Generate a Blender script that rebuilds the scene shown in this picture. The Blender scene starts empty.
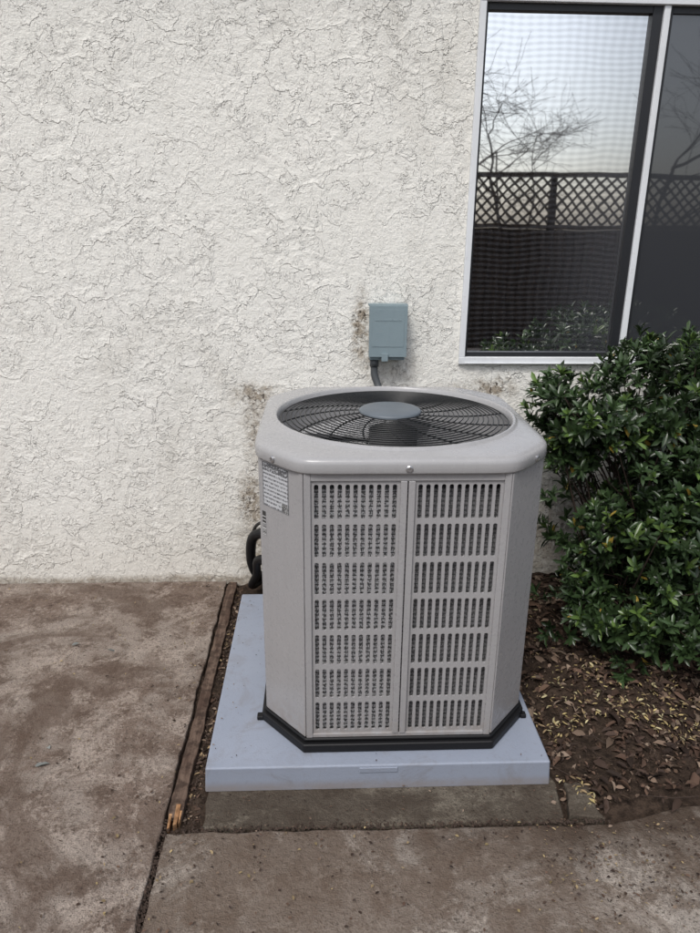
import bpy, bmesh, math, random
import numpy as np
from mathutils import Vector, Matrix, noise as mnoise
random.seed(7); rng=np.random.default_rng(7)
S=bpy.context.scene
WALL=2.84

# ------------------------------------------------------------------ node helper
class NT:
    def __init__(s,name,rough=0.6,spec=0.4,metal=0.0):
        s.m=bpy.data.materials.new(name); s.m.use_nodes=True
        s.t=s.m.node_tree; s.n=s.t.nodes; s.b=s.n['Principled BSDF']; s.out=s.n['Material Output']
        s.b.inputs['Roughness'].default_value=rough
        s.b.inputs['Specular IOR Level'].default_value=spec
        s.b.inputs['Metallic'].default_value=metal
        s._co=None
    def set(s,inp,v):
        if isinstance(v,bpy.types.NodeSocket): s.t.links.new(v,inp)
        elif isinstance(v,(tuple,list)):
            v=tuple(v)
            if len(v)==3 and inp.type=='RGBA': v=v+(1,)
            inp.default_value=v
        else:
            inp.default_value=v
    def co(s):
        if s._co is None:
            s._co=s.n.new('ShaderNodeTexCoord').outputs['Object']
        return s._co
    def gen(s): return s.n.new('ShaderNodeTexCoord').outputs['Generated']
    def mapping(s,scale=(1,1,1),loc=(0,0,0),rot=(0,0,0),v=None):
        n=s.n.new('ShaderNodeMapping'); s.set(n.inputs['Vector'],v or s.co())
        n.inputs['Scale'].default_value=scale; n.inputs['Location'].default_value=loc; n.inputs['Rotation'].default_value=rot
        return n.outputs[0]
    def noise(s,scale,detail=4,rough=.5,dist=0,v=None,col=False):
        n=s.n.new('ShaderNodeTexNoise'); s.set(n.inputs['Vector'],v or s.co())
        n.inputs['Scale'].default_value=scale; n.inputs['Detail'].default_value=detail
        n.inputs['Roughness'].default_value=rough; n.inputs['Distortion'].default_value=dist
        return n.outputs[1 if col else 0]
    def math(s,op,a,b=None,c=None,clamp=False):
        n=s.n.new('ShaderNodeMath'); n.operation=op; n.use_clamp=clamp
        s.set(n.inputs[0],a)
        if b is not None: s.set(n.inputs[1],b)
        if c is not None: s.set(n.inputs[2],c)
        return n.outputs[0]
    def rng(s,v,a,b,c=0.,d=1.,smooth=True):
        n=s.n.new('ShaderNodeMapRange'); n.interpolation_type='SMOOTHSTEP' if smooth else 'LINEAR'
        s.set(n.inputs['Value'],v)
        n.inputs['From Min'].default_value=a; n.inputs['From Max'].default_value=b
        n.inputs['To Min'].default_value=c; n.inputs['To Max'].default_value=d
        return n.outputs[0]
    def mix(s,f,a,b,blend='MIX'):
        n=s.n.new('ShaderNodeMix'); n.data_type='RGBA'; n.blend_type=blend
        s.set(n.inputs[0],f); s.set(n.inputs[6],a); s.set(n.inputs[7],b)
        return n.outputs[2]
    def sep(s,v=None):
        n=s.n.new('ShaderNodeSeparateXYZ'); s.set(n.inputs[0],v or s.co()); return n.outputs
    def bump(s,h,dist=0.002,strength=1.0,nrm=None):
        n=s.n.new('ShaderNodeBump'); n.inputs['Distance'].default_value=dist; n.inputs['Strength'].default_value=strength
        s.set(n.inputs['Height'],h)
        if nrm is not None: s.set(n.inputs['Normal'],nrm)
        s.t.links.new(n.outputs[0],s.b.inputs['Normal']); return n.outputs[0]
    def blob(s,x,z,sx,sz,v=None):
        m=s.mapping(scale=(1/sx,0,1/sz),loc=(-x/sx,0,-z/sz),v=v)
        n=s.n.new('ShaderNodeVectorMath'); n.operation='LENGTH'; s.set(n.inputs[0],m)
        return s.rng(n.outputs['Value'],0.1,1.6,1,0)
    def color(s,c): s.set(s.b.inputs['Base Color'],c)
    def rough(s,v): s.set(s.b.inputs['Roughness'],v)

def simple(name,col,rough=.5,spec=.4,metal=0,var=.12,sc=8):
    m=NT(name,rough,spec,metal)
    n=m.noise(sc,5,.6)
    a=tuple(c*(1-var) for c in col); b=tuple(min(1,c*(1+var)) for c in col)
    m.color(m.mix(n,a,b)); return m.m

# ------------------------------------------------------------------ mesh helpers
def mkobj(name,verts,faces,mat=None,smooth=False,bevel=0,parent=None,mats=None,seg=2):
    me=bpy.data.meshes.new(name)
    me.from_pydata([tuple(v) for v in verts],[],[tuple(f) for f in faces]); me.update()
    ob=bpy.data.objects.new(name,me); S.collection.objects.link(ob)
    if mat: me.materials.append(mat)
    if smooth: me.polygons.foreach_set('use_smooth',[True]*len(me.polygons))
    if bevel:
        b=ob.modifiers.new('bev','BEVEL'); b.width=bevel; b.segments=seg; b.limit_method='ANGLE'; b.angle_limit=math.radians(35)
        me.polygons.foreach_set('use_smooth',[True]*len(me.polygons))
        b.harden_normals=True
    if parent: attach(ob,parent)
    return ob
def attach(ob,parent):
    ob.parent=parent; ob.matrix_parent_inverse=Matrix.Translation(-parent.location)
def empty(name,loc):
    e=bpy.data.objects.new(name,None); e.location=loc; e.empty_display_size=.1; S.collection.objects.link(e); return e
class MB:
    def __init__(s): s.v=[]; s.f=[]
    def add(s,vs,fs):
        o=len(s.v); s.v+= [tuple(v) for v in vs]; s.f+=[tuple(i+o for i in f) for f in fs]
    def box(s,x0,x1,y0,y1,z0,z1):
        vs=[(x0,y0,z0),(x1,y0,z0),(x1,y1,z0),(x0,y1,z0),(x0,y0,z1),(x1,y0,z1),(x1,y1,z1),(x0,y1,z1)]
        s.add(vs,[(3,2,1,0),(4,5,6,7),(0,1,5,4),(1,2,6,5),(2,3,7,6),(3,0,4,7)])
    def prism(s,pts,z0,z1):
        n=len(pts)
        vs=[(p[0],p[1],z0) for p in pts]+[(p[0],p[1],z1) for p in pts]
        fs=[tuple(range(n))[::-1],tuple(range(n,2*n))]+[(i,(i+1)%n,n+(i+1)%n,n+i) for i in range(n)]
        s.add(vs,fs)
    def tube(s,pts,rad,k=8,closed=False,cap=True):
        pts=[Vector(p) for p in pts]; n=len(pts)
        if not hasattr(rad,'__len__'): rad=[rad]*n
        vs=[]; up=Vector((0.13,0.21,1)).normalized()
        for i,p in enumerate(pts):
            if closed: t=(pts[(i+1)%n]-pts[i-1])
            else: t=pts[min(i+1,n-1)]-pts[max(i-1,0)]
            t.normalize()
            a=t.cross(up)
            if a.length<.05: a=t.cross(Vector((1,0,0)))
            a.normalize(); b=a.cross(t)
            for j in range(k):
                an=2*math.pi*j/k
                vs.append(p+(a*math.cos(an)+b*math.sin(an))*rad[i])
        fs=[]
        for i in range(n if closed else n-1):
            i2=(i+1)%n
            for j in range(k):
                j2=(j+1)%k
                fs.append((i*k+j,i*k+j2,i2*k+j2,i2*k+j))
        if cap and not closed:
            fs.append(tuple(range(k))[::-1]); fs.append(tuple((n-1)*k+j for j in range(k)))
        s.add(vs,fs)
    def obj(s,name,mat=None,**kw): return mkobj(name,s.v,s.f,mat,**kw)
def smooth_path(pts,sub=6):
    P=[Vector(p) for p in pts]; P=[P[0]*2-P[1]]+P+[P[-1]*2-P[-2]]; out=[]
    for i in range(1,len(P)-2):
        for k in range(sub):
            t=k/sub; a,b,c,d=P[i-1:i+3]
            out.append(.5*((2*b)+(c-a)*t+(2*a-5*b+4*c-d)*t*t+(3*b-a-3*c+d)*t**3))
    out.append(P[-2]); return out

# ------------------------------------------------------------------ camera
H=1.52; th=math.radians(19); ps=math.radians(2.5); rl=math.radians(.6)
F=Vector((math.sin(ps)*math.cos(th),math.cos(ps)*math.cos(th),-math.sin(th)))
R=Vector((math.cos(ps),-math.sin(ps),0)); U=R.cross(F)
R2=R*math.cos(rl)+U*math.sin(rl); U2=U*math.cos(rl)-R*math.sin(rl)
cam=bpy.data.cameras.new('camera'); co=bpy.data.objects.new('camera',cam); S.collection.objects.link(co)
co.matrix_world=Matrix(((R2.x,U2.x,-F.x,0),(R2.y,U2.y,-F.y,0),(R2.z,U2.z,-F.z,H),(0,0,0,1)))
cam.sensor_fit='HORIZONTAL'; cam.sensor_width=36; cam.lens=36; cam.clip_start=.05; cam.clip_end=500
S.camera=co
S.view_settings.view_transform='Standard'; S.view_settings.look='None'; S.view_settings.exposure=0

# ------------------------------------------------------------------ light
w=bpy.data.worlds.new('World'); S.world=w; w.use_nodes=True
nt=w.node_tree; bg=nt.nodes['Background']
sky=nt.nodes.new('ShaderNodeTexSky'); sky.sky_type='NISHITA'; sky.sun_disc=False
EL=math.radians(55); AZ=math.radians(205)
sky.sun_elevation=EL; sky.sun_rotation=AZ; sky.air_density=1.0; sky.dust_density=3.0; sky.ozone_density=1.0
hs=nt.nodes.new('ShaderNodeHueSaturation'); hs.inputs['Saturation'].default_value=.52; hs.inputs['Value'].default_value=1.12
nt.links.new(sky.outputs[0],hs.inputs['Color']); nt.links.new(hs.outputs[0],bg.inputs[0]); bg.inputs[1].default_value=.15
sd=Vector((math.sin(AZ)*math.cos(EL),math.cos(AZ)*math.cos(EL),math.sin(EL)))
l=bpy.data.lights.new('sun','SUN'); l.energy=1.8; l.angle=math.radians(17); l.color=(1,.98,.945)
lo=bpy.data.objects.new('sun',l); S.collection.objects.link(lo); lo.rotation_euler=(-sd).to_track_quat('-Z','Y').to_euler()

# ------------------------------------------------------------------ materials
def stucco():
    m=NT('stucco',.85,.2)
    warp=m.noise(5,2,.5,col=True)
    v=m.n.new('ShaderNodeVectorMath'); v.operation='MULTIPLY_ADD'
    m.set(v.inputs[0],warp); v.inputs[1].default_value=(.06,.06,.06); m.set(v.inputs[2],m.co()); v=v.outputs[0]
    a=m.noise(8.5,5,.56,.1,v=m.mapping(scale=(1,1,1.3),rot=(0,.6,0),v=v))
    b=m.noise(17,4,.58,.1,v=m.mapping(scale=(1.3,1,.85),loc=(7,3,5),rot=(0,-.5,0),v=v))
    pa=m.rng(a,.500,.518); fa=m.rng(a,.51,.66,0,.75,smooth=False)
    pb=m.rng(b,.545,.565); fb=m.rng(b,.55,.70,0,.7,smooth=False)
    ha=m.math('SUBTRACT',pa,fa); hb=m.math('SUBTRACT',pb,fb)
    keep=m.rng(m.noise(4,2,.5,v=m.mapping(loc=(3,1,9))),.36,.56,.4,1)
    h=m.math('MULTIPLY',m.math('ADD',m.math('MULTIPLY',ha,.70),m.math('MULTIPLY',hb,.52)),keep)
    g=m.noise(120,4,.7); g2=m.noise(42,4,.65)
    h=m.math('ADD',h,m.math('MULTIPLY',g,.55)); h=m.math('ADD',h,m.math('MULTIPLY',g2,.85))
    m.bump(h,.0066,1.0)
    base=m.mix(m.noise(1.3,4,.6),(.79,.775,.72),(.84,.828,.78))
    edge=m.math('MULTIPLY',m.rng(m.math('ABSOLUTE',m.math('SUBTRACT',a,.499)),0,.006,1,0),m.rng(m.noise(6,3,.6),.42,.6))
    base=m.mix(m.math('MULTIPLY',edge,.25),base,(.33,.29,.235))  # dirt tone on plateau edges, with crevice shade put into the colour
    base=m.mix(m.math('MULTIPLY',m.rng(g,.58,.72),.24),base,(.42,.385,.32))
    wv=m.n.new('ShaderNodeVectorMath'); wv.operation='MULTIPLY_ADD'
    m.set(wv.inputs[0],m.noise(22,4,.7,col=True,v=m.mapping(loc=(2,8,1)))); wv.inputs[1].default_value=(.13,0,.16)
    sh=m.mapping(loc=(-.065,0,-.08)); m.set(wv.inputs[2],sh); wv=wv.outputs[0]
    tot=None
    for (x,z,sx,sz,k) in [(.162,1.15,.024,.075,1.4),(.175,1.04,.035,.045,1.0),(-.27,.85,.06,.035,1.3),(-.27,.70,.035,.12,.9),(-.30,.37,.042,.10,1.3),(-.28,.15,.06,.12,1.0),
                     (.72,.885,.06,.024,1.4),(.60,.86,.12,.03,.85),(.28,.96,.09,.04,.55),(.9,.2,.5,.2,.8)]:
        bl=m.math('MULTIPLY',m.blob(x,z,sx*1.4,sz*1.4,wv),k)
        tot=bl if tot is None else m.math('MAXIMUM',tot,bl)
    dn=m.noise(30,6,.78)
    dm=m.math('MULTIPLY',tot,m.rng(dn,.34,.60),clamp=True)
    base=m.mix(m.math('MULTIPLY',dm,.8,clamp=True),base,(.25,.19,.125))
    base=m.mix(m.math('MULTIPLY',m.math('MULTIPLY',tot,m.rng(m.noise(70,4,.7),.53,.61)),.8,clamp=True),base,(.05,.038,.03))
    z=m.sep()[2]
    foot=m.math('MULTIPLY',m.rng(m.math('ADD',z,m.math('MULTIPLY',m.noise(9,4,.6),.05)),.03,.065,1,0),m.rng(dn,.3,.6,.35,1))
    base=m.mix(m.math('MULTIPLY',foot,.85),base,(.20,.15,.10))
    low=m.rng(z,0,.45,.22,0); base=m.mix(low,base,(.62,.56,.47))
    base=m.mix(m.math('MULTIPLY',m.rng(m.noise(2.2,6,.7,.5,v=m.mapping(scale=(1,1,.5))),.48,.72),.34),base,(.50,.475,.42))
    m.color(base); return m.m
def concrete(name,a,b,dark,seed=0,bedside=False):
    m=NT(name,.85,.25)
    o=m.mapping(loc=(seed*3.1,seed*1.7,0))
    n1=m.noise(2.6,9,.72,.5,v=o); n2=m.noise(11,7,.7,.3,v=o); n3=m.noise(70,4,.7,v=o); n4=m.noise(240,2,.6,v=o)
    c=m.mix(m.rng(n1,.42,.58),a,b)
    c=m.mix(m.math('MULTIPLY',m.rng(n2,.47,.60),.75),c,dark)
    sc=m.math('MULTIPLY',m.rng(m.noise(5,9,.8,.6,v=m.mapping(loc=(4,seed,2))),.50,.58),m.rng(n3,.36,.52))
    c=m.mix(m.math('MULTIPLY',sc,.7),c,(b[0]*1.45,b[1]*1.46,b[2]*1.46))
    c=m.mix(m.math('MULTIPLY',m.rng(n3,.54,.66),.5),c,tuple(min(1,x*1.4) for x in b))
    c=m.mix(m.math('MULTIPLY',m.rng(m.noise(95,4,.75,v=m.mapping(loc=(5,5,seed))),.55,.63),.7),c,tuple(x*.45 for x in dark))
    c=m.mix(m.math('MULTIPLY',m.rng(n4,.5,.68),.5),c,(.06,.048,.038))
    st=m.rng(m.noise(1.3,8,.72,.7,v=m.mapping(loc=(9+seed,2,0))),.48,.57)
    c=m.mix(m.math('MULTIPLY',st,.72),c,dark)
    if bedside:
        s=m.sep(); k=m.math('ADD',s[1],m.math('MULTIPLY',m.math('SUBTRACT',n1,.5),.5))
        k=m.math('MULTIPLY',m.rng(k,1.22,1.47),m.rng(s[0],.1,.75,.30,1))
        c=m.mix(m.math('MULTIPLY',k,m.rng(n2,.3,.55,.5,1)),c,(.066,.046,.033))
    m.color(c)
    m.rough(m.rng(n2,.3,.7,.55,.92))
    h=m.math('ADD',m.math('MULTIPLY',n3,.9),m.math('MULTIPLY',n2,1.4)); h=m.math('ADD',h,m.math('MULTIPLY',n4,.45))
    m.bump(h,.007,1.0); return m.m
M_st=stucco()
M_c1=concrete('concrete_worn',(.170,.125,.100),(.275,.230,.197),(.100,.068,.051),0)
M_c2=concrete('concrete_front',(.215,.178,.149),(.320,.282,.246),(.124,.090,.068),3,True)
M_c3=concrete('concrete_damp',(.112,.094,.072),(.165,.143,.113),(.056,.042,.031),6)
def soil():
    m=NT('soil',.95,.15)
    n=m.noise(40,6,.7); n2=m.noise(6,4,.6)
    c=m.mix(m.rng(n,.35,.65),(.022,.015,.011),(.075,.052,.038)); c=m.mix(m.math('MULTIPLY',m.rng(n2,.4,.7),.5),c,(.04,.027,.02))
    m.color(c); m.bump(n,.02,.9); return m.m
M_soil=soil()
def paint(name,col,rough=.42,dirt=.12,low=None,speck=1.0):
    m=NT(name,rough,.5)
    n=m.noise(5,6,.65); g=m.noise(45,5,.7)
    c=m.mix(m.math('MULTIPLY',m.rng(n,.4,.7),dirt*1.5),col,tuple(x*.72 for x in col))
    c=m.mix(m.math('MULTIPLY',m.rng(g,.58,.72),dirt*1.2*speck),c,(.2,.17,.14))
    streak=m.noise(30,3,.6,v=m.mapping(scale=(1,1,.06)))
    c=m.mix(m.math('MULTIPLY',m.rng(streak,.5,.7),dirt*.8),c,tuple(x*.6 for x in col))
    if low: 
        z=m.sep()[2]
        c=m.mix(m.math('MULTIPLY',m.rng(z,low-.03,low+.12,1,0),m.rng(g,.35,.6,.0,.5)),c,(.2,.16,.13))
    m.color(c); m.rough(m.rng(g,.3,.7,rough-.05,rough+.12)); m.bump(m.noise(350,2,.5),.0003,.5)
    return m.m
M_body=paint('painted_steel',(.330,.324,.328),.27,.12,low=.11,speck=.5)
M_cap=paint('painted_cap',(.355,.352,.356),.20,.10,speck=.4)
M_black=simple('black_plastic',(.008,.008,.009),.5,.3)
M_wire=simple('black_wire',(.010,.011,.012),.35,.5)
M_dark=simple('dark_interior',(.012,.012,.014),.7)
M_fan=simple('fan_blade',(.05,.05,.054),.5)
M_hub=simple('motor_cover',(.12,.14,.16),.45,var=.2,sc=20)
def coil():
    m=NT('coil_fins',.5,.5)
    s=m.sep()
    rows=m.math('ABSOLUTE',m.math('SINE',m.math('MULTIPLY',s[2],math.pi/.0135)))
    n=m.noise(330,1,.5,v=m.mapping(scale=(1,1,.45)))
    f=m.math('MULTIPLY',m.rng(n,.42,.52),m.rng(rows,.2,.7))
    big=m.rng(m.math('ADD',s[0],m.math('MULTIPLY',m.noise(5,2),.1)),.22,.34,.95,.25)  # dots weaken to the right: fin view-angle brightness put into the colour
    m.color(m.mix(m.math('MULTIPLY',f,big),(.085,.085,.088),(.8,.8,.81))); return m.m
M_coil=coil()
M_bolt=simple('zinc_screw',(.45,.45,.46),.3,.5,.8)
def padmat():
    m=NT('pad_plastic',.55,.35)
    n=m.noise(6,6,.6); g=m.noise(60,5,.7)
    c=m.mix(n,(.235,.265,.330),(.285,.315,.380))
    c=m.mix(m.math('MULTIPLY',m.rng(g,.55,.7),.30),c,(.2,.2,.22))
    c=m.mix(m.math('MULTIPLY',m.rng(m.noise(7,6,.75,1),.5,.68),.42),c,(.19,.18,.18))
    z=m.sep()[2]
    c=m.mix(m.math('MULTIPLY',m.rng(z,0,.03,1,0),m.rng(n,.3,.6,.2,.6)),c,(.22,.18,.15))
    m.color(c); m.bump(m.noise(220,3,.6),.0008,.8); return m.m
M_pad=padmat()
M_ebox=paint('grey_enamel',(.21,.27,.295),.4,.2)
M_conduit=simple('conduit',(.06,.065,.07),.5)
M_white=paint('white_aluminium',(.70,.72,.74),.4,.15)
M_bronze=simple('dark_gasket',(.018,.019,.022),.4)
def wood(name,a,b,sc=1,axis=1):
    m=NT(name,.85,.2)
    s=[9,9,9]; s[axis]=.8
    g=m.noise(6*sc,5,.65,.6,v=m.mapping(scale=tuple(s))); k=m.noise(30,4,.6)
    c=m.mix(m.rng(g,.35,.65),a,b); c=m.mix(m.math('MULTIPLY',m.rng(k,.42,.62),.7),c,tuple(x*.4 for x in a))
    m.color(c); m.bump(g,.004,.8); return m.m
M_board=wood('weathered_board',(.07,.044,.033),(.15,.105,.08))
M_chip=wood('split_wood',(.33,.17,.08),(.50,.30,.16))
M_fence=wood('fence_wood',(.020,.014,.011),(.045,.032,.025),axis=2)
M_bark=simple('bark',(.05,.035,.028),.85,.2,var=.4,sc=40)
def vcol(name,rough,spec,trans=0.0):
    m=NT(name,rough,spec)
    a=m.n.new('ShaderNodeAttribute'); a.attribute_name='Col'
    m.color(a.outputs['Color'])
    if trans:
        t=m.n.new('ShaderNodeBsdfTranslucent'); m.set(t.inputs[0],a.outputs['Color'])
        mx=m.n.new('ShaderNodeMixShader'); mx.inputs[0].default_value=trans
        m.t.links.new(m.b.outputs[0],mx.inputs[1]); m.t.links.new(t.outputs[0],mx.inputs[2]); m.t.links.new(mx.outputs[0],m.out.inputs[0])
    return m.m
M_leaf=vcol('shrub_leaf',.32,.5,.12)
M_litter=vcol('dry_leaf',.8,.2)
def glass(name,refl,base,screen):
    m=NT(name,.35,.3)
    m.color(base)
    g=m.n.new('ShaderNodeBsdfGlossy'); g.inputs['Roughness'].default_value=.02
    g.inputs['Color'].default_value=(1,1,1,1)
    s=m.sep()
    if screen:
        wob=m.noise(3,2,.5)
        zz=m.math('ADD',s[2],m.math('MULTIPLY',wob,.05))
        l1=m.math('SINE',m.math('MULTIPLY',zz,2*math.pi/.021))
        l2=m.math('SINE',m.math('MULTIPLY',m.math('ADD',s[0],m.math('MULTIPLY',wob,.08)),2*math.pi/.034))
        l=m.math('ADD',m.math('MULTIPLY',l1,.14),m.math('MULTIPLY',l2,.06))
        fac=m.math('ADD',refl,m.math('MULTIPLY',l,refl*.8))
        xg=m.rng(s[0],.75,1.22,1.02,.68); fac=m.math('MULTIPLY',fac,xg,clamp=True)
    else: fac=refl
    b=m.n.new('ShaderNodeBump'); b.inputs['Distance'].default_value=.002; b.inputs['Strength'].default_value=.25
    m.set(b.inputs['Height'],m.noise(3.5,2,.4)); m.t.links.new(b.outputs[0],g.inputs['Normal'])
    mx=m.n.new('ShaderNodeMixShader'); m.set(mx.inputs[0],fac)
    m.t.links.new(m.b.outputs[0],mx.inputs[1]); m.t.links.new(g.outputs[0],mx.inputs[2]); m.t.links.new(mx.outputs[0],m.out.inputs[0])
    return m.m
M_gl=glass('window_glass',.90,(.10,.103,.115),True)
M_gr=glass('window_screen',.10,(.035,.037,.042),False)

# ------------------------------------------------------------------ ground
g=MB(); g.add([(-150,-150,-.09),(150,-150,-.09),(150,150,-.09),(-150,150,-.09)],[(0,1,2,3)])
g.obj('ground',M_soil)
def hgt(x,y):
    r=.012*mnoise.noise(Vector((x*6,y*6,0)))+.012*mnoise.noise(Vector((x*22,y*22,3)))+.006*mnoise.noise(Vector((x*60,y*60,7)))
    bed=min(1,max(0,(x-.66)/.3))
    return -.022+r+bed*(.03+.03*mnoise.noise(Vector((x*2.5,y*2.5,5))))
x0,x1,y0,y1=-.44,3.2,1.40,2.86; nx,ny=330,140
vs=[];fs=[]
for j in range(ny+1):
    for i in range(nx+1):
        x=x0+(x1-x0)*i/nx; y=y0+(y1-y0)*j/ny
        z=hgt(x,y)
        e=min(1,max(0,(y-1.46)/.18)); z=z*e+(-.03)*(1-e) if x>.6 else z
        vs.append((x,y,z))
for j in range(ny):
    for i in range(nx):
        a=j*(nx+1)+i; fs.append((a,a+1,a+nx+2,a+nx+1))
mkobj('planting_bed_soil',vs,fs,M_soil,smooth=True)

def slab(name,outline,z0,z1,mat,jit=.003,step=.03,bevel=.006,parent=None):
    pts=[]
    n=len(outline)
    for i in range(n):
        a=Vector(outline[i]); b=Vector(outline[(i+1)%n]); L=(b-a).length
        k=max(1,min(260,int(L/step))); nrm=Vector((-(b-a).y,(b-a).x)).normalized()
        for q in range(k):
            p=a+(b-a)*q/k
            if q>0: p+=nrm*(jit*(mnoise.noise(Vector((p.x*11,p.y*11,i)))*1.3+mnoise.noise(Vector((p.x*45,p.y*45,i)))))
            pts.append(p)
    m=MB(); m.prism(pts,z0,z1); return m.obj(name,mat,bevel=bevel,parent=parent)
patio=empty('concrete_patio',(0,0,0))
slab('side_slab',[(-7,-3.4),(-.428,-3.4),(-.428,0.5),(-.428,2.835),(-7,2.835)],-.08,.0,M_c1,.005,parent=patio)
slab('front_slab',[(-.414,-3.4),(7,-3.4),(7,1.52),(1.6,1.52),(1.0,1.50),(.78,1.445),(.2,1.449),(-.414,1.452)],-.08,-.003,M_c2,.004,parent=patio)
slab('footing_strip',[(-.325,1.466),(.66,1.462),(.68,1.60),(.66,1.80),(-.325,1.80)],-.08,-.009,M_c3,.006,parent=patio)
slab('footing_chunk',[(.675,1.475),(.775,1.465),(.765,1.59),(.70,1.60)],-.06,-.002,M_c3,.012,.02,parent=patio)

wb=empty('wood_edging_board',(-.39,2.1,0))
def warp_board(name,xa,xb,ya,yb,za,zb,mat,par):
    m=MB(); n=70; vs=[];fs=[]
    for i in range(n+1):
        y=ya+(yb-ya)*i/n; o=.005*mnoise.noise(Vector((0,y*4,xa*9))); j=.004*mnoise.noise(Vector((3,y*30,xa)))
        zz=zb+.006*mnoise.noise(Vector((6,y*9,0)))+.003*mnoise.noise(Vector((6,y*40,0)))
        vs+=[(xa+o+j,y,za),(xb+o-j,y,za),(xb+o-j,y,zz-.002),(xa+o+j,y,zz)]
    for i in range(n):
        for k in range(4):
            a=i*4+k;b=i*4+(k+1)%4; fs.append((a,b,b+4,a+4))
    fs+=[(0,1,2,3),(n*4+3,n*4+2,n*4+1,n*4)]
    m.add(vs,fs); o=m.obj(name,mat,bevel=.003,parent=par)
    bm=bmesh.new(); bm.from_mesh(o.data); bmesh.ops.recalc_face_normals(bm,faces=bm.faces); bm.to_mesh(o.data); bm.free()
warp_board('board',-.418,-.380,1.50,2.83,-.06,.001,M_board,wb)
m=MB()
for (xa,xb,ya,yb,zt_) in [(-.402,-.390,1.470,1.540,.006),(-.3895,-.3835,1.478,1.520,.003),(-.416,-.408,1.462,1.51,.003)]:
    m.add([(xa,yb,-.03),(xb,yb,-.03),(xb,ya+.006,-.03),(xa+.003,ya,-.03),(xa,yb,zt_),(xb,yb,zt_-.001),(xb,ya+.006,zt_-.004),(xa+.003,ya,zt_-.003)],
          [(0,1,2,3),(7,6,5,4),(0,4,5,1),(1,5,6,2),(2,6,7,3),(3,7,4,0)])
m.obj('split_end',M_chip,parent=wb)

# ------------------------------------------------------------------ house
house=empty('stucco_house',(0,WALL,0))
WX0,WX1,WZ0,WZ1=.564,1.90,.988,2.295
m=MB()
def wallquad(xa,xb,za,zb): m.add([(xa,WALL,za),(xb,WALL,za),(xb,WALL,zb),(xa,WALL,zb)],[(0,1,2,3)])
X0,X1,Z0,Z1=-7,7,-.09,3.1
i=.01
wallquad(X0,WX0+i,Z0,Z1); wallquad(WX1-i,X1,Z0,Z1); wallquad(WX0+i,WX1-i,Z0,WZ0+i); wallquad(WX0+i,WX1-i,WZ1-i,Z1)
m.add([(X0,WALL,Z0),(X0,WALL+5,Z0),(X0,WALL+5,Z1),(X0,WALL,Z1)],[(0,1,2,3)])
m.add([(X1,WALL,Z0),(X1,WALL+5,Z0),(X1,WALL+5,Z1),(X1,WALL,Z1)],[(0,1,2,3)])
m.add([(X0,WALL+5,Z0),(X1,WALL+5,Z0),(X1,WALL+5,Z1),(X0,WALL+5,Z1)],[(3,2,1,0)])
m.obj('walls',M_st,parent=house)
m=MB(); m.box(-7.4,7.4,WALL-.38,WALL+5.4,3.1,3.14); m.box(-7.4,7.4,WALL-.40,WALL-.38,3.04,3.2); 
m.add([(-7.5,WALL-.45,3.2),(7.5,WALL-.45,3.2),(7.5,WALL+2.5,4.3),(-7.5,WALL+2.5,4.3),(7.5,WALL+5.45,3.2),(-7.5,WALL+5.45,3.2)],[(0,1,2,3),(3,2,4,5)])
m.obj('roof',simple('roof_shingle',(.10,.09,.085),.9),parent=house)
y=WALL
m=MB()
fw=.024
m.box(WX0,WX1,y-.016,y+.05,WZ0,WZ0+.028)
m.box(WX0,WX1,y-.016,y+.05,WZ1-fw,WZ1)
m.box(WX0,WX0+fw,y-.014,y+.05,WZ0+.028,WZ1-fw)
m.box(WX1-fw,WX1,y-.014,y+.05,WZ0+.028,WZ1-fw)
m.box(1.226,1.250,y-.008,y+.05,WZ0+.028,WZ1-fw)
m.box(WX0+fw,WX1-fw,y-.024,y-.017,WZ0+.002,WZ0+.008)
m.obj('window_frame',M_white,bevel=.002,parent=house)
m=MB()
a0,a1=WX0+fw,1.226; b0,b1=1.250,WX1-fw; zb,zt=WZ0+.028,WZ1-fw
for (p,q,st,r) in [(a0,a1,.010,.036),(b0,b1,.014,.03)]:
    m.box(p,p+st,y+.004,y+.045,zb,zt); m.box(q-r,q,y+.002,y+.045,zb,zt)
    m.box(p+st,q-r,y+.004,y+.045,zb,zb+.018); m.box(p+st,q-r,y+.004,y+.045,zt-.024,zt)
m.obj('window_sash',M_bronze,bevel=.0015,parent=house)
m=MB(); m.add([(a0,y+.022,zb),(a1,y+.022,zb),(a1,y+.022,zt),(a0,y+.022,zt)],[(0,1,2,3)]); m.obj('window_pane_glass',M_gl,parent=house)
m=MB(); m.add([(b0,y+.012,zb),(b1,y+.012,zb),(b1,y+.012,zt),(b0,y+.012,zt)],[(0,1,2,3)]); m.obj('window_pane_screen',M_gr,parent=house)
m=MB(); m.box(WX0,WX1,y+.052,y+.06,WZ0,WZ1); m.obj('window_backing',M_dark,parent=house)

# ------------------------------------------------------------------ equipment pad
PX0,PX1,PY0,PY1,PZ=-.330,.656,1.60,2.59,.070
pad=empty('equipment_pad',((PX0+PX1)/2,(PY0+PY1)/2,0))
m=MB(); n=1
def ring(o,z): return [(PX0+o,PY0+o,z),(PX1-o,PY0+o,z),(PX1-o,PY1-o,z),(PX0+o,PY1-o,z)]
L=[ring(-.004,-.012),ring(0.0,.060),ring(.0,PZ)]
vs=sum(L,[]); fs=[(0,3,2,1),(8,9,10,11)]
for k in range(2):
    for q in range(4): fs.append((k*4+q,k*4+(q+1)%4,(k+1)*4+(q+1)%4,(k+1)*4+q))
m.add(vs,fs); m.obj('slab_body',M_pad,bevel=.006,seg=3,parent=pad)
m=MB(); m.box(.105,.215,PY0-.0035,PY0+.01,.046,.063); m.obj('moulded_tab',M_pad,bevel=.002,parent=pad)

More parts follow.
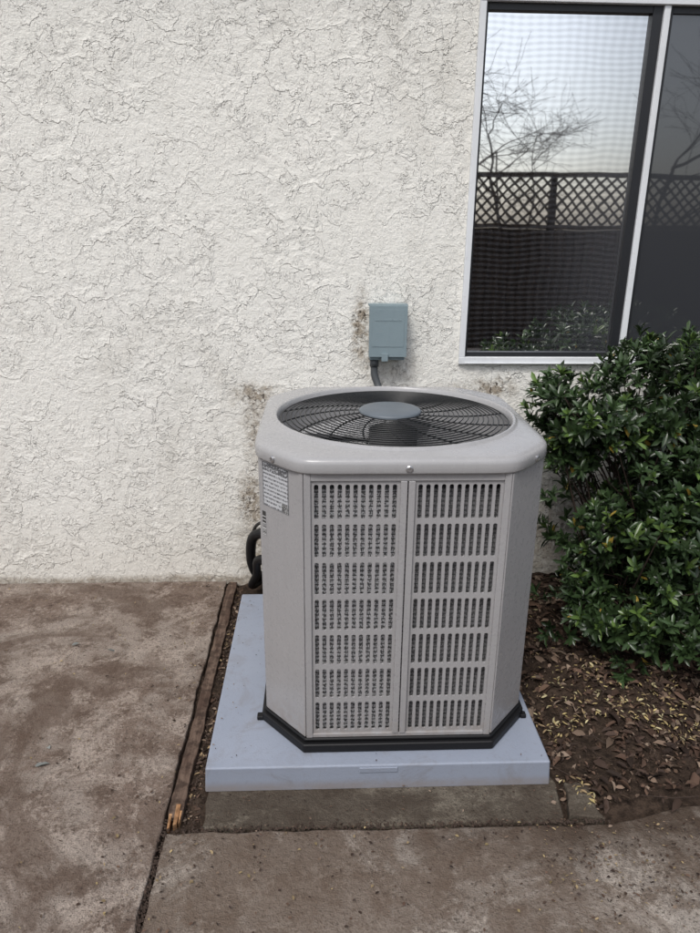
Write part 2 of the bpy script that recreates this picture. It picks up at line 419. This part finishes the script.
# ------------------------------------------------------------------ air conditioner
CX,CY=.222,2.075
HW,HD=.3925,.410; FW=.270; SD=.270
ac=empty('air_conditioner_unit',(CX,CY,PZ))
def octo(o=0):
    nx_,ny_=(HD-SD),(HW-FW); L=math.hypot(nx_,ny_); nx_/=L; ny_/=L
    d=FW*nx_+HD*ny_+o
    w=HW+o; dd=HD+o
    fx=(d-dd*ny_)/nx_; sy=(d-w*nx_)/ny_
    return [(CX-fx,CY-dd),(CX+fx,CY-dd),(CX+w,CY-sy),(CX+w,CY+sy),(CX+fx,CY+dd),(CX-fx,CY+dd),(CX-w,CY+sy),(CX-w,CY-sy)]
BZ0,BZ1=.114,.932
m=MB(); m.prism(octo(.014),PZ+.001,.100); m.prism(octo(.004),.101,.1135); m.obj('base_pan',M_black,bevel=.009,seg=3,parent=ac)
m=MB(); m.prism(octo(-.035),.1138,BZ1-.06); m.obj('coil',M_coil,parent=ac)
m=MB(); O=octo(0); I=octo(-.012)
for (a,b) in [(7,0),(1,2),(3,4),(5,6)]:
    A,B=Vector(O[a]),Vector(O[b]); C,D=Vector(I[b]),Vector(I[a]); 
    m.prism([A,B,C,D],BZ0,BZ1)
m.obj('corner_panels',M_body,bevel=.005,seg=3,parent=ac)
fr=MB(); gr=MB()
def grille(origin,ux,nrm,hw):
    ux=Vector(ux); nr=Vector(nrm); o=Vector(origin)
    def P(u,z,d): q=o+ux*u-nr*d; return (q.x,q.y,z)
    def bx(mb,u0,u1,z0,z1,d0,d1):
        vs=[P(u0,z0,d0),P(u1,z0,d0),P(u1,z1,d0),P(u0,z1,d0),P(u0,z0,d1),P(u1,z0,d1),P(u1,z1,d1),P(u0,z1,d1)]
        mb.add(vs,[(0,1,2,3),(7,6,5,4),(1,0,4,5),(2,1,5,6),(3,2,6,7),(0,3,7,4)])
    z0,z1=BZ0,BZ1; bt,bb=.026,.012; ms=.018; cp=.019
    h=hw-.003
    bx(fr,-h,-h+ms,z0,z1,0,.012); bx(fr,h-ms,h,z0,z1,0,.012)
    bx(fr,-cp,-.0015,z0+bb,z1-bt,-.002,.012); bx(fr,.0015,cp,z0+bb,z1-bt,-.002,.012)
    bx(fr,-h+ms,h-ms,z0,z0+bb,.001,.012); bx(fr,-h+ms,h-ms,z1-bt,z1,.001,.012)
    NR,NC=7,11
    for (ua,ub) in [(-h+ms,-cp),(cp,h-ms)]:
        mg=.004; ua2,ub2=ua+mg,ub-mg; za,zb_=z0+bb+.002,z1-bt-.004
        bx(gr,ua,ua2,za,zb_,.007,.012); bx(gr,ub2,ub,za,zb_,.007,.012); bx(gr,ua,ub,zb_,z1-bt,.007,.012); bx(gr,ua,ub,z0+bb,za,.007,.012)
        cw=(ub2-ua2)/NC; ch=(zb_-za)/NR
        for r in range(NR):
            for c in range(NC):
                cx0=ua2+c*cw; cz0=za+r*ch; sw=cw*.56
                x0_,x1_=cx0+(cw-sw)/2,cx0+(cw+sw)/2; q0,q1=cz0+.0072,cz0+ch-.0072; rr=.0045
                k=rr*(1-.7071)
                inn=[(x0_,q0+rr),(x0_+k,q0+k),(x0_+rr,q0),(x1_-rr,q0),(x1_-k,q0+k),(x1_,q0+rr),(x1_,q1-rr),(x1_-k,q1-k),(x1_-rr,q1),(x0_+rr,q1),(x0_+k,q1-k),(x0_,q1-rr)]
                X0c,X1c,Z0c,Z1c=cx0,cx0+cw,cz0,cz0+ch
                out=[(X0c,q0+rr),(X0c,Z0c),(x0_+rr,Z0c),(x1_-rr,Z0c),(X1c,Z0c),(X1c,q0+rr),(X1c,q1-rr),(X1c,Z1c),(x1_-rr,Z1c),(x0_+rr,Z1c),(X0c,Z1c),(X0c,q1-rr)]
                N_=12; d=.007
                vs=[P(a,b,d) for a,b in out]+[P(a,b,d) for a,b in inn]+[P(a,b,d+.006) for a,b in inn]
                fs=[(i,(i+1)%N_,N_+(i+1)%N_,N_+i) for i in range(N_)]+[(N_+i,N_+(i+1)%N_,2*N_+(i+1)%N_,2*N_+i) for i in range(N_)]
                gr.add(vs,fs)
grille((CX,CY-HD,0),(1,0,0),(0,-1,0),FW)
grille((CX,CY+HD,0),(-1,0,0),(0,1,0),FW)
grille((CX+HW,CY,0),(0,1,0),(1,0,0),SD)
grille((CX-HW,CY,0),(0,-1,0),(-1,0,0),SD)
fr.obj('panel_frames',M_body,bevel=.0018,parent=ac); gr.obj('louver_panels',M_body,parent=ac)
m=MB(); P1=octo(-.0145); P2=octo(-.018)
for (a,b) in [(7,0),(1,2),(3,4),(5,6)]:
    m.prism([P1[a],P1[b],P2[b],P2[a]],BZ0,BZ1)
m.obj('seam_backing',M_dark,parent=ac)
RO=.360; FY=CY-.012
NS=192
def rad(an,o,p=26):
    dx,dy=math.cos(an),math.sin(an)
    nx_,ny_=(HD-SD),(HW-FW); L=math.hypot(nx_,ny_); nx_/=L; ny_/=L; d=FW*nx_+HD*ny_
    s=0
    for (ax,ay,ds) in [(1,0,HW+o),(-1,0,HW+o),(0,1,HD+o),(0,-1,HD+o),(nx_,ny_,d+o),(-nx_,ny_,d+o),(nx_,-ny_,d+o),(-nx_,-ny_,d+o)]:
        t=(dx*ax+dy*ay)/ds
        if t>0: s+=t**p
    return s**(-1/p)
prof=[('o',-.006,.928),('o',.010,.928),('o',.012,.932),('o',.012,.952),('o',.0105,.960),('o',.006,.9655),('o',-.002,.969),('o',-.010,.9705),
      ('m',.5,.974),('c',RO+.012,.976),('c',RO+.006,.978),('c',RO+.003,.984),('c',RO-.002,.985),('c',RO-.006,.981),('c',RO-.010,.965),('c',RO-.012,.90),('c',RO-.02,.82)]
vs=[];fs=[]
for k,(t,a,z) in enumerate(prof):
    for q in range(NS):
        an=2*math.pi*q/NS; yc=CY
        if t=='o': r=rad(an,a,34)
        elif t=='c': r=a; yc=FY
        else: r=.5*rad(an,-.010,34)+.5*(RO+.012); yc=(CY+FY)/2
        vs.append((CX+r*math.cos(an),yc+r*math.sin(an),z))
for k in range(len(prof)-1):
    for q in range(NS):
        q2=(q+1)%NS; fs.append((k*NS+q,k*NS+q2,(k+1)*NS+q2,(k+1)*NS+q))
mkobj('top_cap',vs,fs,M_cap,smooth=True,parent=ac)
m=MB(); m.prism([(CX+(RO-.022)*math.cos(2*math.pi*q/64),FY+(RO-.022)*math.sin(2*math.pi*q/64)) for q in range(64)],.815,.82); 
m.prism([(CX+(RO-.0135)*math.cos(2*math.pi*q/96),FY+(RO-.0135)*math.sin(2*math.pi*q/96)) for q in range(96)],.821,.825)
m.obj('shroud_floor',M_dark,parent=ac)
m=MB()
for b in range(4):
    a0_=b*math.pi/2+.5; vs=[];fs=[]
    for i in range(9):
        r=.07+.25*i/8; 
        for j in range(7):
            an=a0_+ (j/6-.5)*(1.15+.2*i/8)+.35*i/8
            z=.865+.045*(j/6-.5)
            vs.append((CX+r*math.cos(an),FY+r*math.sin(an),z))
    for i in range(8):
        for j in range(6):
            a=i*7+j; fs.append((a,a+1,a+8,a+7))
    m.add(vs,fs)
m.prism([(CX+.075*math.cos(q*.3927),FY+.075*math.sin(q*.3927)) for q in range(16)],.83,.93)
m.obj('fan',M_fan,smooth=False,parent=ac)
def gz(r): return .968+.020*(1-(r/RO)**2)
m=MB(); r=.092
while r<RO-.014:
    m.tube([(CX+r*math.cos(2*math.pi*q/96),FY+r*math.sin(2*math.pi*q/96),gz(r)) for q in range(96)],.0019,6,closed=True); r+=.0148
for q in range(16):
    a=2*math.pi*q/16; pts=[]
    for i in range(14):
        r=.08+(RO-.092)*i/13; an=a+.55*(i/13)
        pts.append((CX+r*math.cos(an),FY+r*math.sin(an),gz(r)-.004))
    m.tube(pts,.0024,6)
m.obj('wire_fan_guard',M_wire,smooth=True,parent=ac)
vs=[];fs=[];P_=[(.094,gz(.09)-.002),(.096,gz(.09)+.003),(.090,gz(.09)+.008),(.06,gz(.06)+.012),(.03,gz(0)+.012),(.001,gz(0)+.012)]
for (r,z) in P_:
    for q in range(48): vs.append((CX-.012+r*math.cos(2*math.pi*q/48),FY+r*math.sin(2*math.pi*q/48),z))
for k in range(len(P_)-1):
    for q in range(48): q2=(q+1)%48; fs.append((k*48+q,k*48+q2,(k+1)*48+q2,(k+1)*48+q))
mkobj('motor_cover',vs,fs,M_hub,smooth=True,parent=ac)
def disc(mb,c,n,r,t):
    c=Vector(c); n=Vector(n).normalized(); a=n.cross(Vector((0,0,1))).normalized(); b=n.cross(a)
    vs=[];k=12
    for (rr,h) in [(r,0),(r,t*.6),(r*.7,t),(r*.25,t),(r*.2,t*.4)]:
        for q in range(k): vs.append(c+n*h+(a*math.cos(q*2*math.pi/k)+b*math.sin(q*2*math.pi/k))*rr)
    fs=[(j*k+q,j*k+(q+1)%k,(j+1)*k+(q+1)%k,(j+1)*k+q) for j in range(4) for q in range(k)]+[tuple(4*k+q for q in range(k))]
    mb.add(vs,fs)
m=MB()
for an in [-math.pi/2, -math.pi/2-.80, -math.pi/2+.80, math.pi/2,0,math.pi]:
    r=rad(an,.012,34); n=Vector((math.cos(an),math.sin(an),0)); 
    disc(m,(CX+r*math.cos(an),CY+r*math.sin(an),.943),n,.0095,.005)
m.obj('cap_screws',M_bolt,smooth=False,parent=ac)
m=MB()
m.box(CX-HW-.030,CX-HW-.002,CY-SD-.006,CY-SD+.018,PZ,PZ+.014); m.box(CX+HW+.004,CX+HW+.022,CY-SD-.02,CY-SD+.002,PZ,PZ+.014)
m.obj('mounting_clips',M_black,bevel=.003,parent=ac)
def label_mat():
    m=NT('label_print',.5,.3); s=m.sep(m.gen())
    row=m.math('SINE',m.math('MULTIPLY',s[2],2*math.pi*11)); row=m.rng(row,-.2,.3)
    tx=m.rng(m.noise(34,2,.5,v=m.mapping(scale=(1,1,.4),v=m.gen())),.45,.49)
    hd=m.rng(s[2],.80,.82,0,1)
    f=m.math('MULTIPLY',m.math('MULTIPLY',row,tx),.85)
    f=m.math('MAXIMUM',f,m.math('MULTIPLY',hd,m.rng(m.noise(18,1,.5,v=m.gen()),.45,.5,0,.9)))
    ed=m.math('MAXIMUM',m.rng(m.math('ABSOLUTE',m.math('SUBTRACT',s[2],.5)),.475,.48),m.rng(m.math('ABSOLUTE',m.math('SUBTRACT',s[0],.5)),.455,.46))
    f=m.math('MAXIMUM',f,m.math('MULTIPLY',ed,.6))
    m.color(m.mix(f,(.50,.51,.53),(.05,.05,.055))); return m.m
A=Vector((*O[7],0)); B=Vector((*O[0],0)); d=(B-A); nn=Vector((d.y,-d.x,0)).normalized()
def sticker(t0,t1,z0,z1,name,mat,off=.0008):
    p=[A+d*t0+nn*off,A+d*t1+nn*off]
    m=MB(); m.add([(p[0].x,p[0].y,z0),(p[1].x,p[1].y,z0),(p[1].x,p[1].y,z1),(p[0].x,p[0].y,z1)],[(0,1,2,3)]); m.obj(name,mat,parent=ac)
sticker(.10,.70,.795,.920,'rating_label',label_mat())
m=NT('barcode',.5,.3); s_=m.sep(m.gen()); f=m.rng(m.noise(22,0,.5,v=m.mapping(scale=(0,0,1),v=m.gen())),.48,.5); m.color(m.mix(f,(.5,.5,.5),(.05,.05,.05)))
sticker(.07,.15,.70,.775,'barcode_label',m.m)
m=NT('qr',.5,.3); f=m.rng(m.noise(9,0,.5,v=m.gen()),.45,.46); m.color(m.mix(f,(.5,.5,.5),(.03,.03,.03)))
sticker(.55,.69,.797,.822,'code_label',m.m,.0015)

# ------------------------------------------------------------------ disconnect box
eb=empty('electrical_disconnect_box',(.27,WALL,1.12))
bx0,bx1,bz0,bz1=.190,.338,1.010,1.228
m=MB(); m.box(bx0+.004,bx1-.004,WALL-.075,WALL-.001,bz0+.004,bz1-.004); m.obj('housing',M_ebox,bevel=.004,parent=eb)
m=MB(); m.box(bx0,bx1,WALL-.092,WALL-.0755,bz0+.020,bz1); m.box(bx0+.012,bx1-.012,WALL-.0935,WALL-.0925,bz0+.06,bz1-.014)
m.box(bx0-.002,bx1+.002,WALL-.078,WALL-.02,bz1-.003,bz1+.004); m.obj('cover',M_ebox,bevel=.003,parent=eb)
m=MB(); m.box(bx0+.05,bx0+.075,WALL-.10,WALL-.0925,bz0+.004,bz0+.034)
xx=bx0+.022
for wd in (.016,.010,.018,.012,.020,.010):
    m.box(xx,xx+wd,WALL-.0948,WALL-.0938,bz1-.058,bz1-.050); xx+=wd+.0035
m.obj('hasp',M_ebox,bevel=.0008,parent=eb)
m=MB(); m.tube([(.215,WALL-.05,1.012),(.215,WALL-.05,.985)],.018,12); 
m.tube(smooth_path([(.215,WALL-.05,.99),(.217,WALL-.055,.95),(.234,WALL-.075,.90),(.25,WALL-.14,.84),(.26,WALL-.24,.80),(.27,WALL-.34,.78)]),.0145,12)
m.obj('flexible_conduit',M_conduit,smooth=True,parent=eb)

# ------------------------------------------------------------------ refrigerant lines
m=MB()
m.tube(smooth_path([(-.08,2.47,.36),(-.18,2.52,.37),(-.27,2.60,.33),(-.295,2.66,.22),(-.285,2.70,.12),(-.25,2.76,.06),(-.2,2.80,.10),(-.16,2.845,.14)]),.021,12)
m.tube(smooth_path([(-.08,2.47,.26),(-.18,2.50,.27),(-.255,2.56,.24),(-.27,2.63,.14),(-.30,2.70,.05),(-.27,2.78,.03),(-.22,2.845,.07)]),.017,12)
m.tube(smooth_path([(-.08,2.47,.46),(-.2,2.55,.42),(-.285,2.72,.30),(-.29,2.76,.12),(-.25,2.845,.10)]),.007,8)
m.obj('refrigerant_line',M_black,smooth=True)

# ------------------------------------------------------------------ leaves
def leaf_mesh(name,P,D,N_,Ln,Wd,Col,mat,fold=.25,curl=.15,parent=None):
    k=len(P); Sd=np.cross(D,N_); Sd/=np.linalg.norm(Sd,axis=1)[:,None]+1e-9
    Ln=Ln[:,None]; Wd=Wd[:,None]
    def pt(t,s,h): return P+D*Ln*t+Sd*Wd*s+N_*(h*Wd-curl*Ln*t*t)
    V=np.stack([pt(0,0,0),pt(.35,.38,fold),pt(.35,0,0),pt(.35,-.38,fold),pt(.72,.42,fold),pt(.72,0,0),pt(.72,-.42,fold),pt(1,0,0)],1).reshape(-1,3)
    base=np.arange(k)*8
    tris=np.array([[0,1,2],[0,2,3],[4,7,5],[5,7,6]]); quads=np.array([[1,4,5,2],[2,5,6,3]])
    T=(base[:,None,None]+tris).reshape(-1,3); Q=(base[:,None,None]+quads).reshape(-1,4)
    me=bpy.data.meshes.new(name); me.vertices.add(len(V)); me.vertices.foreach_set('co',V.ravel().astype(np.float32))
    li=np.concatenate([T.ravel(),Q.ravel()]); me.loops.add(len(li)); me.loops.foreach_set('vertex_index',li.astype(np.int32))
    npol=len(T)+len(Q); me.polygons.add(npol)
    st=np.concatenate([np.arange(len(T))*3,len(T)*3+np.arange(len(Q))*4]); me.polygons.foreach_set('loop_start',st.astype(np.int32))
    tot=np.concatenate([np.full(len(T),3),np.full(len(Q),4)])
    try: me.polygons.foreach_set('loop_total',tot.astype(np.int32))
    except Exception: pass
    me.update(calc_edges=True); me.validate()
    ca=me.color_attributes.new('Col','FLOAT_COLOR','POINT')
    C=np.repeat(np.concatenate([Col,np.ones((k,1))],1),8,axis=0); ca.data.foreach_set('color',C.ravel().astype(np.float32))
    me.materials.append(mat); ob=bpy.data.objects.new(name,me); S.collection.objects.link(ob)
    if parent: attach(ob,parent)
    return ob
def unit(a): return a/(np.linalg.norm(a,axis=1)[:,None]+1e-9)

shrub=empty('evergreen_shrub',(1.3,2.4,0))
blobs=[((.99,2.44,.88),(.20,.22,.16),1),((1.20,2.44,.96),(.21,.26,.19),1),((1.46,2.45,.95),(.28,.28,.20),1),((1.16,2.40,.66),(.25,.28,.23),1),((1.20,2.34,.40),(.26,.28,.22),1),
       ((1.10,2.24,.24),(.19,.22,.14),.8),((1.35,2.22,.45),(.34,.26,.36),1),((1.65,2.35,.6),(.38,.36,.42),1),((1.38,2.10,.22),(.28,.22,.18),.9),((.93,2.5,.76),(.12,.15,.11),1),
       ((.93,2.30,.17),(.15,.16,.11),.35),((.95,2.40,.45),(.13,.16,.16),.4),((1.12,2.05,.14),(.18,.12,.10),.4)]
Pr=[];Dr=[];Kr=[]
tw=MB()
vol=[(b[1][0]*b[1][1]+b[1][1]*b[1][2])*b[2] for b in blobs]; tot=sum(vol)
for (c,r,_q),vv in zip(blobs,vol):
    n=int(2900*vv/tot); c=np.array(c); r=np.array(r)
    sub=unit(rng.normal(size=(18,3)))
    for _ in range(n):
        s=sub[rng.integers(18)]; u=s+rng.normal(size=3)*.27; u/=np.linalg.norm(u)
        k=rng.choice([rng.uniform(.8,1.2),rng.uniform(.45,.85)],p=[.72,.28])
        p=c+r*u*k
        if p[1]>WALL-.05 or p[2]<.05: continue
        Pr.append(p); dd=u*np.array([1,1,1])+np.array([0,-.15,.75]); dd/=np.linalg.norm(dd); Dr.append(dd); Kr.append(k)
Pr=np.array(Pr);Dr=np.array(Dr);Kr=np.array(Kr)
P_=[];D_=[];N2=[];L_=[];W_=[];C_=[]
for p,d,k in zip(Pr,Dr,Kr):
    a=np.cross(d,[.3,.5,.2]); a/=np.linalg.norm(a); b=np.cross(d,a)
    nl=rng.integers(8,12); ph=rng.uniform(0,6.28); young=(k>.9 and rng.random()<.30 and p[2]>.15)
    tone=rng.uniform(.5,1.4); sz=rng.uniform(.8,1.2)
    for q in range(nl):
        an=ph+q*2.4; tilt=rng.uniform(.5,1.35) if q>2 else rng.uniform(.15,.5)
        rd=a*math.cos(an)+b*math.sin(an)
        ax=d*math.cos(tilt)+rd*math.sin(tilt); nr=d*math.sin(tilt)-rd*math.cos(tilt)
        P_.append(p-d*rng.uniform(0,.03)); D_.append(ax); N2.append(nr)
        L_.append(sz*rng.uniform(.032,.052)); W_.append(sz*rng.uniform(.013,.019))
        if young and q<5: c=np.array([.10,.165,.040])*rng.uniform(.7,1.2)
        else: c=np.array([.036,.064,.024])*tone*rng.uniform(.7,1.3)
        if rng.random()<.01: c=np.array([.35,.25,.05])
        C_.append(c)
leaf_mesh('foliage',np.array(P_),unit(np.array(D_)),unit(np.array(N2)),np.array(L_),np.array(W_),np.array(C_),M_leaf,parent=shrub)
idx=rng.choice(len(Pr),260,replace=False)
for i_ in idx:
    e=Vector(Pr[i_]); s=Vector((1.25+rng.uniform(-.12,.25),2.42+rng.uniform(-.08,.08),0))
    mid=s.lerp(e,.5)+Vector((rng.uniform(-.05,.05),rng.uniform(-.05,.05),rng.uniform(-.02,.10)))
    r0=rng.uniform(.004,.008)
    tw.tube(smooth_path([s,mid,e],4),[r0+(0.0015-r0)*t/8 for t in range(9)],5)
tw.obj('stems',M_bark,smooth=True,parent=shrub)

def scatter(name,n,region,lmin,lmax,pal,zf,wr=(.35,.6),flat=.35,curl=.12,fold=.15):
    P_=[];D_=[];N2=[];L_=[];W_=[];C_=[]
    while len(P_)<n:
        x,y_=region()
        an=rng.uniform(0,6.28); t=rng.normal()*flat
        D=np.array([math.cos(an),math.sin(an),t*.5]); N_=np.array([rng.normal()*flat,rng.normal()*flat,1.])
        D/=np.linalg.norm(D); N_=N_-D*np.dot(N_,D); N_/=np.linalg.norm(N_)
        ln=rng.uniform(lmin,lmax); P_.append((x,y_,zf(x,y_)+rng.uniform(.002,.010))); D_.append(D); N2.append(N_)
        L_.append(ln); W_.append(ln*rng.uniform(*wr)); c=np.array(pal[rng.integers(len(pal))])*rng.uniform(.5,1.3); C_.append(c)
    return leaf_mesh(name,np.array(P_),np.array(D_),np.array(N2),np.array(L_),np.array(W_),np.array(C_),M_litter,fold=fold,curl=curl,parent=lit)
lit=empty('leaf_litter',(1.2,2.1,0))
brown=[(.075,.046,.033),(.105,.066,.046),(.05,.032,.024),(.17,.12,.088),(.12,.075,.054),(.04,.027,.021),(.055,.036,.028),(.22,.165,.125)]
yel=[(.42,.33,.15),(.36,.28,.13),(.29,.21,.12),(.44,.38,.22)]
def patchy(x,y_,s=9): return mnoise.noise(Vector((x*s,y_*s,4.4)))
def bed():
    while True:
        x=.66+rng.uniform(0,1.5); y_=rng.uniform(1.50,2.83)
        if y_<1.60 and rng.random()<.4: continue
        if patchy(x,y_,7)<-.15 and rng.random()<.6: continue
        return x,y_
scatter('brown_leaves',3000,bed,.020,.055,brown,hgt,flat=.55,wr=(.3,.6),curl=.3,fold=.4)
scatter('leaf_fragments',7000,bed,.005,.020,brown,hgt,flat=.6,wr=(.3,.9))
def bed2():
    while True:
        x=.68+rng.gamma(1.8,.25); y_=1.48+rng.gamma(1.9,.15)
        if patchy(x,y_,5)>-.25 and y_<2.8: return x,y_
scatter('yellow_leaves',1000,bed2,.007,.024,yel,lambda x,y:hgt(x,y)+.012,wr=(.22,.4),flat=.4)
def gap(): return rng.uniform(-.380,-.335),rng.uniform(1.47,2.8)
scatter('gap_leaves',420,gap,.006,.022,brown+yel[2:3],lambda x,y:-.022)
def pat():
    while True:
        x=rng.uniform(-1.9,1.9); y_=rng.uniform(.9,2.8)
        if y_>1.45 and x>-.43: continue
        near=math.exp(-abs(y_-1.42)/.12)*(x>-.4)+math.exp(-abs(x+.42)/.08)+math.exp(-abs(y_-2.82)/.04)*.8+ (math.exp(-abs(y_-1.42)/.14)*5 if x>.55 else 0)
        if rng.random()<.05+near*.5: return x,y_
scatter('patio_debris',2400,pat,.003,.013,brown+[(.05,.035,.03),(.28,.21,.12),(.30,.23,.12)],lambda x,y:.0,wr=(.25,.8),flat=.15)
def fr_(): return rng.uniform(-.33,.68),rng.choice([rng.uniform(1.455,1.47),rng.uniform(1.46,1.60)])
scatter('strip_debris',220,fr_,.003,.010,brown,lambda x,y:-.009,flat=.15)
def few(): return rng.choice([-1.28,-.83,-1.15,-.95]) +rng.normal()*.03,rng.choice([2.72,1.75,2.3,1.3])+rng.normal()*.03
scatter('loose_leaves',9,few,.015,.035,[(.20,.21,.20),(.12,.08,.05)],lambda x,y:.001,flat=.3,curl=.3)
def onpad():
    while True:
        x,y_=rng.uniform(PX0+.01,PX1-.01),rng.uniform(PY0+.01,PY1-.01)
        if x<CX-HW-.03 or x>CX+HW+.03 or (y_<CY-HD-.02 and rng.random()<.5): return x,y_
scatter('pad_debris',45,onpad,.003,.009,brown,lambda x,y:PZ-.001,flat=.15)
m=MB()
for _ in range(1800):
    which=rng.random()
    if which<.4: x,y_,z=-.421+rng.normal()*.007,rng.uniform(.8,1.5),-.006
    elif which<.7: x,y_,z=rng.uniform(-.40,.78),1.458+rng.normal()*.006,-.006
    else: x,y_,z=rng.uniform(-.376,-.334),rng.uniform(1.46,2.75),-.015
    s=rng.uniform(.0015,.005); a=rng.uniform(0,3); 
    v=[(x+s*math.cos(a+k*2.1),y_+s*math.sin(a+k*2.1),z) for k in range(3)]+[(x,y_,z+s*1.2)]
    m.add(v,[(0,1,3),(1,2,3),(2,0,3)])
m.obj('joint_crumbs',simple('crumbs',(.07,.05,.04),.9,.2,var=.6,sc=60),parent=lit)
m=MB()
for _ in range(90):
    x,y_=bed(); a=rng.uniform(0,6.28); L=rng.uniform(.04,.16); z=hgt(x,y_)+.012
    m.tube([(x,y_,z),(x+L*.5*math.cos(a),y_+L*.5*math.sin(a),z+.008),(x+L*math.cos(a+.2),y_+L*math.sin(a+.2),z)],.0014,4)
m.obj('twigs',M_bark,parent=lit)

# ------------------------------------------------------------------ yard behind the viewer (seen in the window)
fe=empty('wooden_fence',(0,-3.9,0))
m=MB(); x=-9
while x<11:
    m.box(x,x+.138,-3.90,-3.88,-.08,1.50+.0); x+=.142
m.box(-9,11,-3.95,-3.86,1.505,1.56); m.box(-9,11,-3.95,-3.86,2.13,2.19)
x=-9
while x<=11: m.box(x,x+.09,-4.0,-3.955,-.08,2.2); x+=2.4
x=-9.6
while x<11:
    for sgn in (1,-1):
        yy=-3.905 if sgn>0 else -3.912
        xa,xb=(x,x+.57) if sgn>0 else (x+.57,x); wv=.022
        m.add([(xa-wv,yy,1.561),(xa+wv,yy,1.561),(xb+wv,yy,2.129),(xb-wv,yy,2.129)],[(0,1,2,3)])
    x+=.14
m.obj('boards',M_fence,parent=fe)
def tree(name,bx_,by_,h,seed,r0=.055):
    r_=random.Random(seed); mb=MB()
    def grow(p,d,L,r,lv):
        pts=[p]; q=p.copy(); dd=d.copy(); n=4
        for i in range(n):
            dd=(dd+Vector((r_.uniform(-.25,.25),r_.uniform(-.25,.25),r_.uniform(-.10,.10)))).normalized(); q=q+dd*L/n; pts.append(q.copy())
        mb.tube(pts,[max(.003,r*(1-.45*i/n)) for i in range(n+1)],4 if lv>1 else 7,cap=False)
        if lv>=5: return
        for k in range(3 if lv<3 else 4):
            i=r_.randint(1,n) ; nd=(dd+Vector((r_.uniform(-1,1),r_.uniform(-1,1),r_.uniform(-.5,.5)))*1.1).normalized()
            grow(pts[i],nd,L*r_.uniform(.6,.82),r*.5,lv+1)
    grow(Vector((bx_,by_,-.1)),Vector((0,0,1)),h*.35,r0,0)
    mb.obj(name,M_bark,smooth=True)
tree('bare_tree',3.9,-9.2,7.5,3); tree('bare_tree.001',6.2,-8.6,8,5); tree('bare_tree.002',2.2,-10,8,9)
